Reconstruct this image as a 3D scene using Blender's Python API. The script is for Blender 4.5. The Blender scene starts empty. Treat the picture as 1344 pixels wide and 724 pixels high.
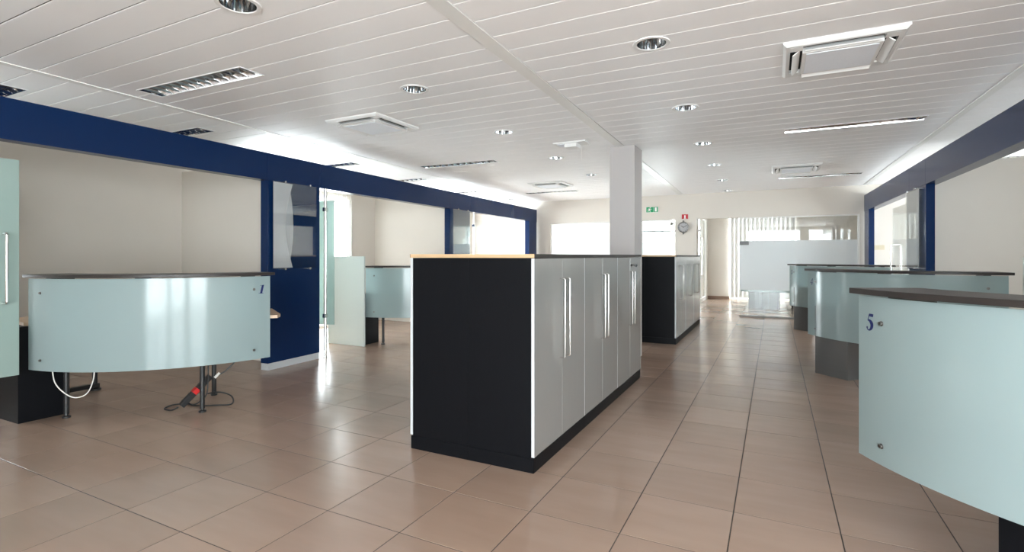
import bpy, bmesh, math, random
from mathutils import Vector, Matrix

random.seed(4)
S = bpy.context.scene
COL = S.collection

# ------------------------------------------------------------------ camera
CAM_H = 1.266
YAW = math.radians(26.966)
cam = bpy.data.cameras.new('camera')
cam.sensor_fit = 'HORIZONTAL'
cam.sensor_width = 36.0
cam.lens = 677.2 / 1344 * 36.0
cam.shift_y = (335.45 - 362.0) / 1344.0
cam.clip_start = 0.02
co = bpy.data.objects.new('camera', cam)
COL.objects.link(co)
co.location = (0, 0, CAM_H)
co.rotation_euler = (math.pi / 2, 0, YAW)
S.camera = co

# ------------------------------------------------------------------ world, view
W = bpy.data.worlds.new('overcast_sky')
S.world = W
W.use_nodes = True
bg = W.node_tree.nodes['Background']
bg.inputs[0].default_value = (0.90, 0.96, 1.0, 1)
bg.inputs[1].default_value = 6.0
S.view_settings.view_transform = 'Standard'
S.view_settings.look = 'None'
S.view_settings.gamma = 1.0
S.view_settings.exposure = 1.99
S.view_settings.use_curve_mapping = False
S.cycles.use_denoising = True
S.cycles.max_bounces = 14
S.cycles.diffuse_bounces = 8
S.cycles.glossy_bounces = 6
S.cycles.transmission_bounces = 8
S.cycles.transparent_max_bounces = 24
S.cycles.sample_clamp_indirect = 8.0
S.cycles.blur_glossy = 0.5
S.cycles.caustics_reflective = False
S.cycles.caustics_refractive = False

# room measures -----------------------------------------------------
H = 2.60                    # underside of the ceiling planks
XW, XE = -7.1, 3.9          # outer walls
YR, YF, YB = -3.5, 11.7, 16.2   # rear wall, glazed end wall, far lobby wall
# window openings: (axis, plane, a0, a1, z0, z1)
WINS = [('x', XW, 0.60, 1.20, 0.60, 2.20), ('x', XW, 5.00, 7.24, 0.05, 2.30), ('x', XW, 8.50, 11.2, 0.05, 2.10),
        ('x', XE, 5.70, 6.45, 0.80, 2.25), ('x', XE, 9.00, 10.9, 0.40, 2.10),  # unseen, put in and sized for light in the right booths
        ('x', XE, -3.20, -1.00, 0.05, 2.50), ('y', YR, -1.20, 1.10, 0.05, 2.50),  # unseen, added behind the camera to light the near room
        ('y', YB, -3.75, -1.90, 0.05, 2.45), ('y', YB, -1.17, 0.46, 0.05, 2.45),
        ('y', YR, 1.35, 3.75, 0.05, 2.50), ('x', XW, 12.8, 15.2, 0.05, 2.45)]  # unseen: second rear window, and a side window added to brighten the lobby


def portal(ax, pl, a0, a1, z0, z1):
    L = bpy.data.lights.new('daylight_portal', 'AREA')
    L.shape = 'RECTANGLE'
    L.size, L.size_y = (a1 - a0), (z1 - z0)
    L.cycles.is_portal = True
    o = bpy.data.objects.new('daylight_portal', L)
    COL.objects.link(o)
    inward = {(XW): (1, 0, 0), (XE): (-1, 0, 0), (YR): (0, 1, 0), (YB): (0, -1, 0)}[pl]
    p = (pl, (a0 + a1) / 2, (z0 + z1) / 2) if ax == 'x' else ((a0 + a1) / 2, pl, (z0 + z1) / 2)
    o.location = Vector(p) - Vector(inward) * 0.1
    o.rotation_euler = Vector(inward).to_track_quat('-Z', 'Y').to_euler()


for w in WINS:
    portal(*w)


# ------------------------------------------------------------------ materials
def new_mat(name):
    m = bpy.data.materials.new(name)
    m.use_nodes = True
    return m, m.node_tree.nodes, m.node_tree.links


def pm(name, col, rough=0.5, metal=0.0, spec=0.5, noise=0.0, nscale=(8, 8, 8), bump=0.0, coat=0.0):
    m, n, l = new_mat(name)
    b = n['Principled BSDF']
    b.inputs['Roughness'].default_value = rough
    b.inputs['Metallic'].default_value = metal
    b.inputs['Specular IOR Level'].default_value = spec
    b.inputs['Coat Weight'].default_value = coat
    b.inputs['Coat Roughness'].default_value = 0.05
    tc = n.new('ShaderNodeTexCoord')
    mp = n.new('ShaderNodeMapping')
    mp.inputs['Scale'].default_value = nscale
    tx = n.new('ShaderNodeTexNoise')
    tx.inputs['Scale'].default_value = 1.0
    tx.inputs['Detail'].default_value = 5
    l.new(tc.outputs['Object'], mp.inputs[0])
    l.new(mp.outputs[0], tx.inputs['Vector'])
    mx = n.new('ShaderNodeMix')
    mx.data_type = 'RGBA'
    k = 1 - noise
    mx.inputs[6].default_value = (col[0] * k, col[1] * k, col[2] * k, 1)
    k = 1 + noise
    mx.inputs[7].default_value = (min(1, col[0] * k), min(1, col[1] * k), min(1, col[2] * k), 1)
    l.new(tx.outputs['Fac'], mx.inputs[0])
    l.new(mx.outputs[2], b.inputs['Base Color'])
    if bump:
        bp = n.new('ShaderNodeBump')
        bp.inputs['Strength'].default_value = bump
        bp.inputs['Distance'].default_value = 0.002
        l.new(tx.outputs['Fac'], bp.inputs['Height'])
        l.new(bp.outputs[0], b.inputs['Normal'])
    return m


def glass_mat(name, tint, frost=0.0, diff=(0.8, 0.9, 0.87), trans=0.5, rough=0.02, ior=1.5):
    """clear sheet glass (frost 0) or satin glass: diffuse + translucent body under a glossy face"""
    m, n, l = new_mat(name)
    n.remove(n['Principled BSDF'])
    out = n['Material Output']
    fr = n.new('ShaderNodeFresnel')
    ge = n.new('ShaderNodeNewGeometry')
    mr = n.new('ShaderNodeMapRange')
    mr.inputs[3].default_value = ior
    mr.inputs[4].default_value = 1.0 / ior
    l.new(ge.outputs['Backfacing'], mr.inputs[0])
    l.new(mr.outputs[0], fr.inputs[0])
    gl = n.new('ShaderNodeBsdfGlossy')
    gl.inputs['Roughness'].default_value = rough
    tr = n.new('ShaderNodeBsdfTransparent')
    tr.inputs[0].default_value = (*tint, 1)
    body = tr.outputs[0]
    if frost > 0:
        df = n.new('ShaderNodeBsdfDiffuse')
        df.inputs[0].default_value = (*diff, 1)
        tl = n.new('ShaderNodeBsdfTranslucent')
        tl.inputs[0].default_value = (*diff, 1)
        m1 = n.new('ShaderNodeMixShader')
        m1.inputs[0].default_value = trans
        l.new(df.outputs[0], m1.inputs[1])
        l.new(tl.outputs[0], m1.inputs[2])
        m2 = n.new('ShaderNodeMixShader')
        m2.inputs[0].default_value = frost
        l.new(tr.outputs[0], m2.inputs[1])
        l.new(m1.outputs[0], m2.inputs[2])
        body = m2.outputs[0]
    mx = n.new('ShaderNodeMixShader')
    l.new(fr.outputs[0], mx.inputs[0])
    l.new(body, mx.inputs[1])
    l.new(gl.outputs[0], mx.inputs[2])
    l.new(mx.outputs[0], out.inputs[0])
    return m


def tile_mat():
    m, n, l = new_mat('floor_tile')
    b = n['Principled BSDF']
    geo = n.new('ShaderNodeNewGeometry')
    off = n.new('ShaderNodeVectorMath'); off.operation = 'SUBTRACT'
    off.inputs[1].default_value = (TX0, TY0, 0)
    l.new(geo.outputs['Position'], off.inputs[0])
    sc = n.new('ShaderNodeVectorMath'); sc.operation = 'SCALE'
    sc.inputs['Scale'].default_value = 1 / TS
    l.new(off.outputs[0], sc.inputs[0])
    flo = n.new('ShaderNodeVectorMath'); flo.operation = 'FLOOR'
    l.new(sc.outputs[0], flo.inputs[0])
    sep = n.new('ShaderNodeSeparateXYZ'); l.new(flo.outputs[0], sep.inputs[0])
    cmb = n.new('ShaderNodeCombineXYZ')
    l.new(sep.outputs[0], cmb.inputs[0]); l.new(sep.outputs[1], cmb.inputs[1])
    wn = n.new('ShaderNodeTexWhiteNoise'); wn.noise_dimensions = '2D'
    l.new(cmb.outputs[0], wn.inputs['Vector'])
    # streaks run along x, shifted tile by tile
    sh = n.new('ShaderNodeVectorMath'); sh.operation = 'SCALE'; sh.inputs['Scale'].default_value = 30
    l.new(wn.outputs['Color'], sh.inputs[0])
    ad = n.new('ShaderNodeVectorMath'); ad.operation = 'ADD'
    l.new(sc.outputs[0], ad.inputs[0]); l.new(sh.outputs[0], ad.inputs[1])
    mp = n.new('ShaderNodeMapping'); mp.inputs['Scale'].default_value = (0.6, 2.6, 1)
    l.new(ad.outputs[0], mp.inputs[0])
    tx = n.new('ShaderNodeTexNoise'); tx.inputs['Scale'].default_value = 1.3
    tx.inputs['Detail'].default_value = 3; tx.inputs['Roughness'].default_value = 0.5
    l.new(mp.outputs[0], tx.inputs['Vector'])
    rp = n.new('ShaderNodeValToRGB')
    rp.color_ramp.interpolation = 'EASE'
    rp.color_ramp.elements[0].position = 0.20
    rp.color_ramp.elements[0].color = (0.325, 0.225, 0.170, 1)
    rp.color_ramp.elements[1].position = 0.80
    rp.color_ramp.elements[1].color = (0.362, 0.256, 0.197, 1)
    l.new(tx.outputs['Fac'], rp.inputs[0])
    hs = n.new('ShaderNodeHueSaturation')
    mr = n.new('ShaderNodeMapRange')
    mr.inputs[3].default_value = 0.93; mr.inputs[4].default_value = 1.07
    l.new(wn.outputs['Value'], mr.inputs[0])
    l.new(mr.outputs[0], hs.inputs['Value'])
    l.new(rp.outputs[0], hs.inputs['Color'])
    l.new(hs.outputs[0], b.inputs['Base Color'])
    mr2 = n.new('ShaderNodeMapRange')
    mr2.inputs[3].default_value = 0.225; mr2.inputs[4].default_value = 0.235
    l.new(tx.outputs['Fac'], mr2.inputs[0])
    l.new(mr2.outputs[0], b.inputs['Roughness'])
    b.inputs['Specular IOR Level'].default_value = 0.75
    return m


TS = 0.45
TX0, TY0 = -0.6307, 2.322
MT = dict(
    wall=pm('cream_wall_paint', (0.66, 0.62, 0.565), 0.75, noise=0.02, nscale=(3, 3, 3)),
    white=pm('white_paint', (0.82, 0.81, 0.78), 0.5),
    plank=pm('white_coated_metal', (0.91, 0.91, 0.915), 0.52, spec=0.5, noise=0.015, nscale=(0.6, 6, 1)),
    trim=pm('white_trim', (0.82, 0.82, 0.80), 0.4),
    dark=pm('dark_void', (0.02, 0.02, 0.02), 0.9),  # near-black paint standing in for shade in gaps and slots
    grout=pm('grout', (0.055, 0.042, 0.035), 0.9, noise=0.15, nscale=(20, 20, 20)),
    tile=tile_mat(),
    blue=pm('navy_laminate', (0.002, 0.017, 0.070), 0.22, spec=0.22, noise=0.06, nscale=(60, 60, 6)),
    black=pm('black_laminate', (0.0042, 0.0046, 0.006), 0.45, spec=0.12, noise=0.2, nscale=(50, 50, 6)),
    silver=pm('silver_laminate', (0.31, 0.31, 0.30), 0.22, metal=0.35, noise=0.03, nscale=(80, 80, 3)),
    edge=pm('white_edge_band', (0.50, 0.52, 0.54), 0.4),
    wood=pm('beech_edge', (0.52, 0.35, 0.20), 0.45, noise=0.12, nscale=(5, 60, 60)),
    rail=pm('grey_aluminium_rail', (0.22, 0.21, 0.20), 0.6),
    wood2=pm('cream_plastic', (0.62, 0.55, 0.40), 0.4),
    umber=pm('dark_brown_laminate', (0.030, 0.0245, 0.0225), 0.40, spec=0.3, noise=0.12, nscale=(4, 60, 60)),
    worktop=pm('beech_worktop', (0.52, 0.36, 0.24), 0.4, noise=0.10, nscale=(3, 40, 40)),
    chrome=pm('brushed_steel', (0.72, 0.71, 0.69), 0.22, metal=1.0),
    mirror=pm('polished_reflector', (0.62, 0.64, 0.66), 0.08, metal=1.0),
    bolt=pm('dark_bolt', (0.25, 0.24, 0.23), 0.35, metal=1.0),
    plast=pm('white_plastic', (0.80, 0.80, 0.79), 0.45),
    grille=pm('grille_grey', (0.82, 0.85, 0.90), 0.6, noise=0.05, nscale=(90, 90, 90)),
    blackp=pm('black_plastic', (0.012, 0.012, 0.013), 0.45),
    red=pm('red_plastic', (0.55, 0.02, 0.02), 0.4),
    green=pm('sign_green', (0.01, 0.30, 0.12), 0.4),
    signw=pm('sign_white', (0.85, 0.86, 0.85), 0.4),
    signr=pm('sign_red', (0.45, 0.02, 0.03), 0.4),
    ink=pm('navy_vinyl', (0.003, 0.012, 0.10), 0.4),
    cable=pm('white_cable', (0.75, 0.73, 0.69), 0.5),
    grey=pm('grey_board', (0.56, 0.61, 0.59), 0.35),
    greyped=pm('grey_metal', (0.10, 0.098, 0.096), 0.35, metal=0.3, noise=0.05, nscale=(3, 3, 60)),
    base=pm('brown_baseboard', (0.25, 0.16, 0.11), 0.5),
    paper=pm('white_paper', (0.86, 0.85, 0.87), 0.7),
    paper2=pm('grey_paper', (0.42, 0.42, 0.44), 0.7),
    pillar=pm('pillar_paint', (0.47, 0.445, 0.44), 0.6),
    lampd=pm('lamp_socket', (0.05, 0.05, 0.05), 0.5),
    clockface=pm('clock_face', (0.40, 0.40, 0.41), 0.4),
    alu=pm('grey_window_bar', (0.20, 0.21, 0.22), 0.5),  # white transoms coloured grey for their backlit shade
    frame=pm('window_frame_white', (0.80, 0.79, 0.77), 0.4),
    glass=glass_mat('clear_glass', (0.975, 0.99, 0.985)),
    desk_glass=glass_mat('satin_desk_glass', (0.85, 0.95, 0.92), 0.86, (0.49, 0.605, 0.618), 0.48, 0.13),
    door_glass=glass_mat('satin_door_glass', (0.80, 0.93, 0.89), 0.88, (0.46, 0.57, 0.54), 0.50, 0.03),
    frost_film=glass_mat('frosted_film', (0.9, 0.95, 0.96), 0.86, (0.93, 0.95, 0.97), 0.66, 0.5, 1.3),
    slat=glass_mat('blind_fabric', (1, 1, 1), 1.0, (0.80, 0.79, 0.77), 0.08, 0.6, 1.15),
)


# ------------------------------------------------------------------ mesh helpers
def box(bm, x0, x1, y0, y1, z0, z1, rot=None):
    vs = [bm.verts.new((x, y, z)) for z in (z0, z1) for y in (y0, y1) for x in (x0, x1)]
    for f in ((0, 2, 3, 1), (4, 5, 7, 6), (0, 1, 5, 4), (2, 6, 7, 3), (0, 4, 6, 2), (1, 3, 7, 5)):
        bm.faces.new([vs[i] for i in f])
    if rot:
        bmesh.ops.transform(bm, matrix=rot, verts=vs)
    return vs


def tube(bm, pts, r, seg=8, r1=None, cap=True):
    pts = [Vector(p) for p in pts]
    rings = []
    n = len(pts)
    up = None
    for i, p in enumerate(pts):
        t = (pts[min(i + 1, n - 1)] - pts[max(i - 1, 0)]).normalized()
        if up is None:
            up = Vector((0, 0, 1)) if abs(t.z) < 0.9 else Vector((1, 0, 0))
        a = up - t * up.dot(t)
        if a.length < 1e-5:
            a = t.orthogonal()
        a.normalize()
        up = a
        b = t.cross(a)
        rr = r if r1 is None else r + (r1 - r) * i / (n - 1)
        rings.append([bm.verts.new(p + (a * math.cos(k * 2 * math.pi / seg) + b * math.sin(k * 2 * math.pi / seg)) * rr) for k in range(seg)])
    for q in range(n - 1):
        for k in range(seg):
            k2 = (k + 1) % seg
            bm.faces.new((rings[q][k], rings[q][k2], rings[q + 1][k2], rings[q + 1][k]))
    if cap:
        bm.faces.new(list(reversed(rings[0])))
        bm.faces.new(rings[-1])


def lathe(bm, prof, seg=24, axis='z', center=(0, 0, 0)):
    """prof: list of (radius, height)"""
    c = Vector(center)
    rings = []
    for r, h in prof:
        ring = []
        for k in range(seg):
            a = 2 * math.pi * k / seg
            v = Vector((r * math.cos(a), r * math.sin(a), h))
            if axis == 'y':
                v = Vector((v.x, v.z, v.y))
            elif axis == 'x':
                v = Vector((v.z, v.x, v.y))
            ring.append(bm.verts.new(c + v))
        rings.append(ring)
    for q in range(len(rings) - 1):
        for k in range(seg):
            k2 = (k + 1) % seg
            bm.faces.new((rings[q][k], rings[q][k2], rings[q + 1][k2], rings[q + 1][k]))
    return rings


def disc(bm, r, h, seg=24, center=(0, 0, 0), axis='z'):
    c = Vector(center)
    vs = []
    for k in range(seg):
        a = 2 * math.pi * k / seg
        v = Vector((r * math.cos(a), r * math.sin(a), h))
        if axis == 'y':
            v = Vector((v.x, v.z, v.y))
        elif axis == 'x':
            v = Vector((v.z, v.x, v.y))
        vs.append(bm.verts.new(c + v))
    bm.faces.new(vs)


def prism(bm, poly, z0, z1):
    a = [bm.verts.new((x, y, z0)) for x, y in poly]
    b = [bm.verts.new((x, y, z1)) for x, y in poly]
    n = len(poly)
    bm.faces.new(list(reversed(a)))
    bm.faces.new(b)
    for i in range(n):
        j = (i + 1) % n
        bm.faces.new((a[i], a[j], b[j], b[i]))


def obj(name, bm, mat, parent=None, loc=(0, 0, 0), rot=(0, 0, 0), bevel=0.0, smooth=False, seg=2):
    bmesh.ops.recalc_face_normals(bm, faces=bm.faces)
    if bevel:
        es = [e for e in bm.edges if len(e.link_faces) == 2 and e.calc_face_angle(0) > 0.6]
        bmesh.ops.bevel(bm, geom=es, offset=bevel, segments=seg, profile=0.7, affect='EDGES', clamp_overlap=True)
    me = bpy.data.meshes.new(name)
    bm.to_mesh(me)
    bm.free()
    if smooth:
        for p in me.polygons:
            p.use_smooth = True
        me.set_sharp_from_angle(angle=math.radians(35))
    me.materials.append(MT[mat] if isinstance(mat, str) else mat)
    o = bpy.data.objects.new(name, me)
    COL.objects.link(o)
    o.parent = parent
    o.location = loc
    o.rotation_euler = rot
    return o


def boxobj(name, dims, mat, parent=None, bevel=0.0, **k):
    bm = bmesh.new()
    box(bm, *dims)
    return obj(name, bm, mat, parent, bevel=bevel, **k)


def tag(o, label, cat, group=None):
    o['label'] = label
    o['category'] = cat
    if group:
        o['group'] = group
    return o


def thing(name, label, cat, loc=(0, 0, 0), rz=0.0, group=None):
    o = bpy.data.objects.new(name, None)
    o.empty_display_size = 0.05
    COL.objects.link(o)
    o.location = loc
    o.rotation_euler = (0, 0, rz)
    return tag(o, label, cat, group)


def struct(o):
    o['kind'] = 'structure'
    return o


def dup(root, loc, rz=None, label=None, group=None, parent=None):
    r = root.copy()
    COL.objects.link(r)
    r.location = loc
    if rz is not None:
        r.rotation_euler = (0, 0, rz)
    if label:
        r['label'] = label
    if group:
        r['group'] = group
    for ch in list(root.children):
        c = ch.copy()
        COL.objects.link(c)
        c.parent = r
        for g in list(ch.children):
            d = g.copy()
            COL.objects.link(d)
            d.parent = c
    return r


def project(x, y, z):
    s, c = math.sin(YAW), math.cos(YAW)
    d = -x * s + y * c
    if d <= 0.05:
        return None
    return 672 + 677.2 * (x * c + y * s) / d, 335.45 - 677.2 * (z - CAM_H) / d, d


# ------------------------------------------------------------------ floor
fb = bmesh.new()
box(fb, XW - 0.2, XE + 0.2, YR - 0.2, YB + 0.2, -0.12, -0.0014)
floor = struct(obj('floor', fb, 'grout'))
bm = bmesh.new()
hh = TS / 2 - 0.0027
v0 = [(-hh, -hh), (hh, -hh), (hh, hh), (-hh, hh)]
hb = hh - 0.0007
v1 = [(-hb, -hb), (hb, -hb), (hb, hb), (-hb, hb)]


def add_tile(bm, cx, cy):
    a = [bm.verts.new((cx + x, cy + y, -0.006)) for x, y in v0]
    b = [bm.verts.new((cx + x, cy + y, -0.0005)) for x, y in v0]
    c = [bm.verts.new((cx + x, cy + y, 0.0)) for x, y in v1]
    bm.faces.new(c)
    for i in range(4):
        j = (i + 1) % 4
        bm.faces.new((a[i], a[j], b[j], b[i]))
        bm.faces.new((b[i], b[j], c[j], c[i]))


add_tile(bm, 0, 0)
first_tile = obj('tile', bm, 'tile', floor)
cells = []
i0 = math.floor((XW - TX0) / TS)
for i in range(i0, math.ceil((XE - TX0) / TS)):
    for j in range(math.floor((YR - TY0) / TS), math.ceil((YB - TY0) / TS)):
        cx, cy = TX0 + (i + 0.5) * TS, TY0 + (j + 0.5) * TS
        p = project(cx, cy, 0)
        vis = p is not None and -60 < p[0] < 1404 and p[1] < 790
        if -2.05 < cx < -1.4 and 2.95 < cy < 5.3:
            vis = False
        if cx < -5.9 or cx > 1.8 or cy > 12.5:
            vis = False
        cells.append((0 if vis else 1, p[2] if p else 99, cx, cy))
cells.sort()
rest = bmesh.new()
for k, (nv, d, cx, cy) in enumerate(cells):
    if k < 300 and nv == 0:
        if k == 0:
            t = first_tile
        else:
            t = first_tile.copy()
            COL.objects.link(t)
        t.location = (cx, cy, 0)
    else:
        add_tile(rest, cx, cy)
ro = obj('distant_tile', rest, 'tile', floor)
ro['kind'] = 'stuff'


# ------------------------------------------------------------------ outer walls with window openings
def wall_with_holes(name, ax, pl, a0, a1, z1, holes, thick, sign, mat='wall'):
    """wall plane at pl (inner face), running a0..a1; holes (h0,h1,z0,z1); thickness goes to the sign side"""
    bm = bmesh.new()
    q0, q1 = (pl, pl + thick * sign) if sign > 0 else (pl + thick * sign, pl)

    def bx(b0, b1, c0, c1):
        if b1 - b0 < 1e-4 or c1 - c0 < 1e-4:
            return
        if ax == 'x':
            box(bm, q0, q1, b0, b1, c0, c1)
        else:
            box(bm, b0, b1, q0, q1, c0, c1)
    cur = a0
    for h0, h1, c0, c1 in sorted(holes):
        bx(cur, h0, 0, z1)
        bx(h0, h1, 0, c0)
        bx(h0, h1, c1, z1)
        cur = h1
    bx(cur, a1, 0, z1)
    return struct(obj(name, bm, mat))


HC = H + 0.22


def holes(ax, pl):
    return [w[2:] for w in WINS if w[0] == ax and w[1] == pl]


wall_with_holes('wall_left', 'x', XW, YR, YB, HC, holes('x', XW), 0.2, -1)
wall_with_holes('wall_right', 'x', XE, YR, YB, HC, holes('x', XE), 0.2, 1)
wall_with_holes('wall_rear', 'y', YR, XW - 0.2, XE + 0.2, HC, holes('y', YR), 0.2, -1)
wall_with_holes('wall_lobby', 'y', YB, XW - 0.2, XE + 0.2, HC, holes('y', YB), 0.2, 1)
# glazed end wall: bays A (glass), B (glass), pier, doorway, C (glass)
wall_with_holes('wall_far', 'y', YF, XW, XE, HC,
                [(-4.90, -2.72, 0.0, 2.06), (-2.68, -1.95, 0.0, 2.06), (-1.50, 1.44, 0.0, 2.06)], 0.12, 1)


# partition lines --------------------------------------------------------
def XL(y):
    return -4.90 - 0.0337 * (y - 1.6)


def XR(y):
    return 1.61 - 0.0164 * (y - 5.0)


RL, RR = math.atan(0.0337), math.atan(0.0164)
# booth side walls
for k, (nm, d) in enumerate((('wall_booth_front', (XW, -5.10, 4.17, 4.27)), ('wall_booth_middle', (XW, -5.24, 7.93, 8.03)),
                             ('wall_booth_near', (XW, -4.95, 0.36, 0.46)),
                             ('wall_booth_right', (1.70, XE, 7.88, 7.98)), ('wall_booth_rear', (1.76, XE, 4.12, 4.22)))):
    struct(boxobj(nm, (*d, 0, 2.39), 'wall'))
# lobby side stub with glazed door in it
bm = bmesh.new()
box(bm, -1.84, -1.76, 12.9, 14.15, 0, HC)
box(bm, -1.84, -1.76, 15.95, YB, 0, HC)
box(bm, -1.84, -1.76, 14.15, 15.95, 2.35, HC)
struct(obj('wall_lobby_side', bm, 'wall'))
struct(boxobj('baseboard_lobby', (-1.76, -1.17, YB - 0.02, YB, 0, 0.09), 'base'))
struct(boxobj('baseboard_lobby_side', (-1.76, -1.745, 12.9, 14.15, 0, 0.09), 'base'))
struct(boxobj('baseboard_far', (-1.95, -1.50, YF - 0.012, YF, 0, 0.08), 'base'))
struct(boxobj('baseboard_booth', (XW, -5.26, YF - 0.012, YF, 0, 0.07), 'base'))


# windows -----------------------------------------------------------------
def window(n, ax, pl, a0, a1, z0, z1, mull=1, trans=()):
    sign = {XW: -1, XE: 1, YR: -1, YB: 1}[pl]
    q0 = pl + sign * 0.08
    q1 = pl + sign * 0.13
    lo, hi = min(q0, q1), max(q0, q1)
    root = None

    def bx(bm, b0, b1, c0, c1, e=0.0):
        if ax == 'x':
            box(bm, lo + e, hi - e, b0, b1, c0, c1)
        else:
            box(bm, b0, b1, lo + e, hi - e, c0, c1)
    bm = bmesh.new()
    f = 0.055
    bx(bm, a0, a0 + f, z0, z1); bx(bm, a1 - f, a1, z0, z1)
    bx(bm, a0 + f, a1 - f, z0, z0 + f); bx(bm, a0 + f, a1 - f, z1 - f, z1)
    root = struct(obj('window_%d' % n, bm, 'frame'))
    xs = [a0 + f + (a1 - a0 - 2 * f) * i / (mull + 1) for i in range(mull + 2)]
    for x in xs[1:-1]:
        bm = bmesh.new(); bx(bm, x - 0.025, x + 0.025, z0 + f, z1 - f); obj('mullion', bm, 'frame', root)
    for t in trans:
        bm = bmesh.new(); bx(bm, a0 + f, a1 - f, t - 0.03, t + 0.03, 0.004); obj('transom', bm, 'alu', root)
    for i in range(mull + 1):
        bm = bmesh.new(); bx(bm, xs[i], xs[i + 1], z0 + f, z1 - f, 0.021); obj('pane', bm, 'glass', root)
    return root


window(1, *WINS[0]); window(2, *WINS[1]); window(3, *WINS[2])
window(4, *WINS[3]); window(5, *WINS[4])
window(6, *WINS[5], mull=0); window(7, *WINS[6], mull=0); window(13, *WINS[9], mull=0)
window(14, *WINS[10], mull=2)
window(8, *WINS[7], mull=1, trans=(1.25, 2.02))
window(9, *WINS[8], mull=0, trans=(2.02, 0.9))

# lobby door in the side stub
d = struct(boxobj('door_1', (-1.83, -1.77, 14.15, 14.22, 0, 2.35), 'frame'))
boxobj('door_stile', (-1.83, -1.77, 15.88, 15.95, 0, 2.35), 'frame', d)
boxobj('door_stile', (-1.83, -1.77, 15.02, 15.08, 0, 2.28), 'frame', d)
boxobj('door_rail', (-1.83, -1.77, 14.22, 15.88, 2.28, 2.35), 'frame', d)
boxobj('door_rail', (-1.825, -1.775, 14.22, 15.88, 0.0, 0.10), 'frame', d)
boxobj('pane', (-1.805, -1.795, 14.22, 15.88, 0.10, 2.28), 'glass', d)
bm = bmesh.new()
tube(bm, [(-1.77, 14.5, 0.75), (-1.70, 14.5, 0.75), (-1.70, 14.5, 1.75), (-1.77, 14.5, 1.75)], 0.018)
obj('handle', bm, 'chrome', d)


# glazed bays of the far wall --------------------------------------------
def glazed_bay(n, x0, x1, frame_l=True, frame_r=True):
    y = YF + 0.05
    bm = bmesh.new()
    box(bm, x0, x1, y - 0.006, y + 0.006, 0.03, 2.035)
    root = struct(obj('window_%d' % n, bm, 'glass'))
    boxobj('frosted_band', (x0 + 0.002, x1 - 0.002, y - 0.0085, y - 0.0062, 0.56, 1.575), 'frost_film', root)
    boxobj('floor_rail', (x0, x1, y - 0.02, y + 0.02, 0.0, 0.03), 'rail', root)
    boxobj('head_rail', (x0, x1, y - 0.02, y + 0.02, 2.035, 2.06), 'trim', root)
    if frame_l:
        boxobj('frame_stile', (x0 - 0.03, x0, y - 0.02, y + 0.02, 0.0, 2.06), 'trim', root)
    if frame_r:
        boxobj('frame_stile', (x1, x1 + 0.03, y - 0.02, y + 0.02, 0.0, 2.06), 'trim', root)
    return root


glazed_bay(10, -4.87, -2.75)
glazed_bay(11, -2.66, -2.05, True, False)
gb = glazed_bay(12, -0.655, 1.41, False, True)
boxobj('lock_plate', (-0.645, -0.475, YF + 0.036, YF + 0.064, 1.49, 1.565), 'greyped', gb)
# clear glass leaf edges either side of the pier
boxobj('patch_fitting', (-2.05, -1.98, YF + 0.03, YF + 0.07, 1.94, 2.0), 'bolt', bpy.data.objects['window_11'])

# ------------------------------------------------------------------ ceiling
ceil = struct(boxobj('ceiling', (XW, XE, YR, YB, H + 0.21, H + 0.30), 'dark'))  # slab painted near black so the plank gaps look shaded
PITCH = 0.2247


def xs_strip(y):            # centre of the long strip that runs through the pillar
    return -1.575 - 0.026 * (y - 2.3)


def xl_trim(y):
    return -4.74 - 0.056 * (y - 1.2)


cut = bmesh.new()
DOWN_R = [(-0.69, 3.29), (-0.715, 4.85), (-0.755, 6.49), (-0.785, 8.09), (-0.82, 9.78), (-0.86, 11.40)]
DOWN_L = [(-2.535, 1.78), (-2.57, 3.33), (-2.60, 4.92), (-2.655, 6.54), (-2.69, 8.16)]
for x, y in DOWN_R + DOWN_L:
    lathe_r = 0.090
    r = lathe(cut, [(lathe_r, H - 0.05), (lathe_r, H + 0.1)], 24, center=(x, y, 0))
    cut.faces.new(list(reversed(r[0]))); cut.faces.new(r[1])
LAMPS = [(-3.97, 2.45, 1.21, RL), (-4.11, 6.35, 1.24, RL), (-4.17, 10.01, 1.14, RL),
         (0.70, 6.26, 1.21, 0.0), (0.66, 9.98, 1.20, 0.0)]
BOOTH_LAMPS = [(-5.96, 1.84), (-5.94, 3.39), (-5.97, 5.61), (-6.00, 7.29), (-6.05, 9.24), (-6.08, 10.86), (3.0, 9.30)]
LW = 0.19
for x, y, ln, a in LAMPS + [(x, y, 1.2, 0) for x, y in BOOTH_LAMPS]:
    vs = box(cut, -ln / 2, ln / 2, -LW / 2, LW / 2, H - 0.05, H + 0.1)
    bmesh.ops.transform(cut, matrix=Matrix.Translation((x, y, 0)) @ Matrix.Rotation(a, 4, 'Z'), verts=vs)
cutter = obj('ceiling_cutter', cut, 'dark')
footprints = [(x - 0.1, x + 0.1, y - 0.1, y + 0.1) for x, y in DOWN_R + DOWN_L] + \
             [(x - ln / 2 - .02, x + ln / 2 + .02, y - 0.13, y + 0.13) for x, y, ln, a in LAMPS] + \
             [(x - .62, x + .62, y - 0.11, y + 0.11) for x, y in BOOTH_LAMPS]
planks_cut = []


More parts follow.
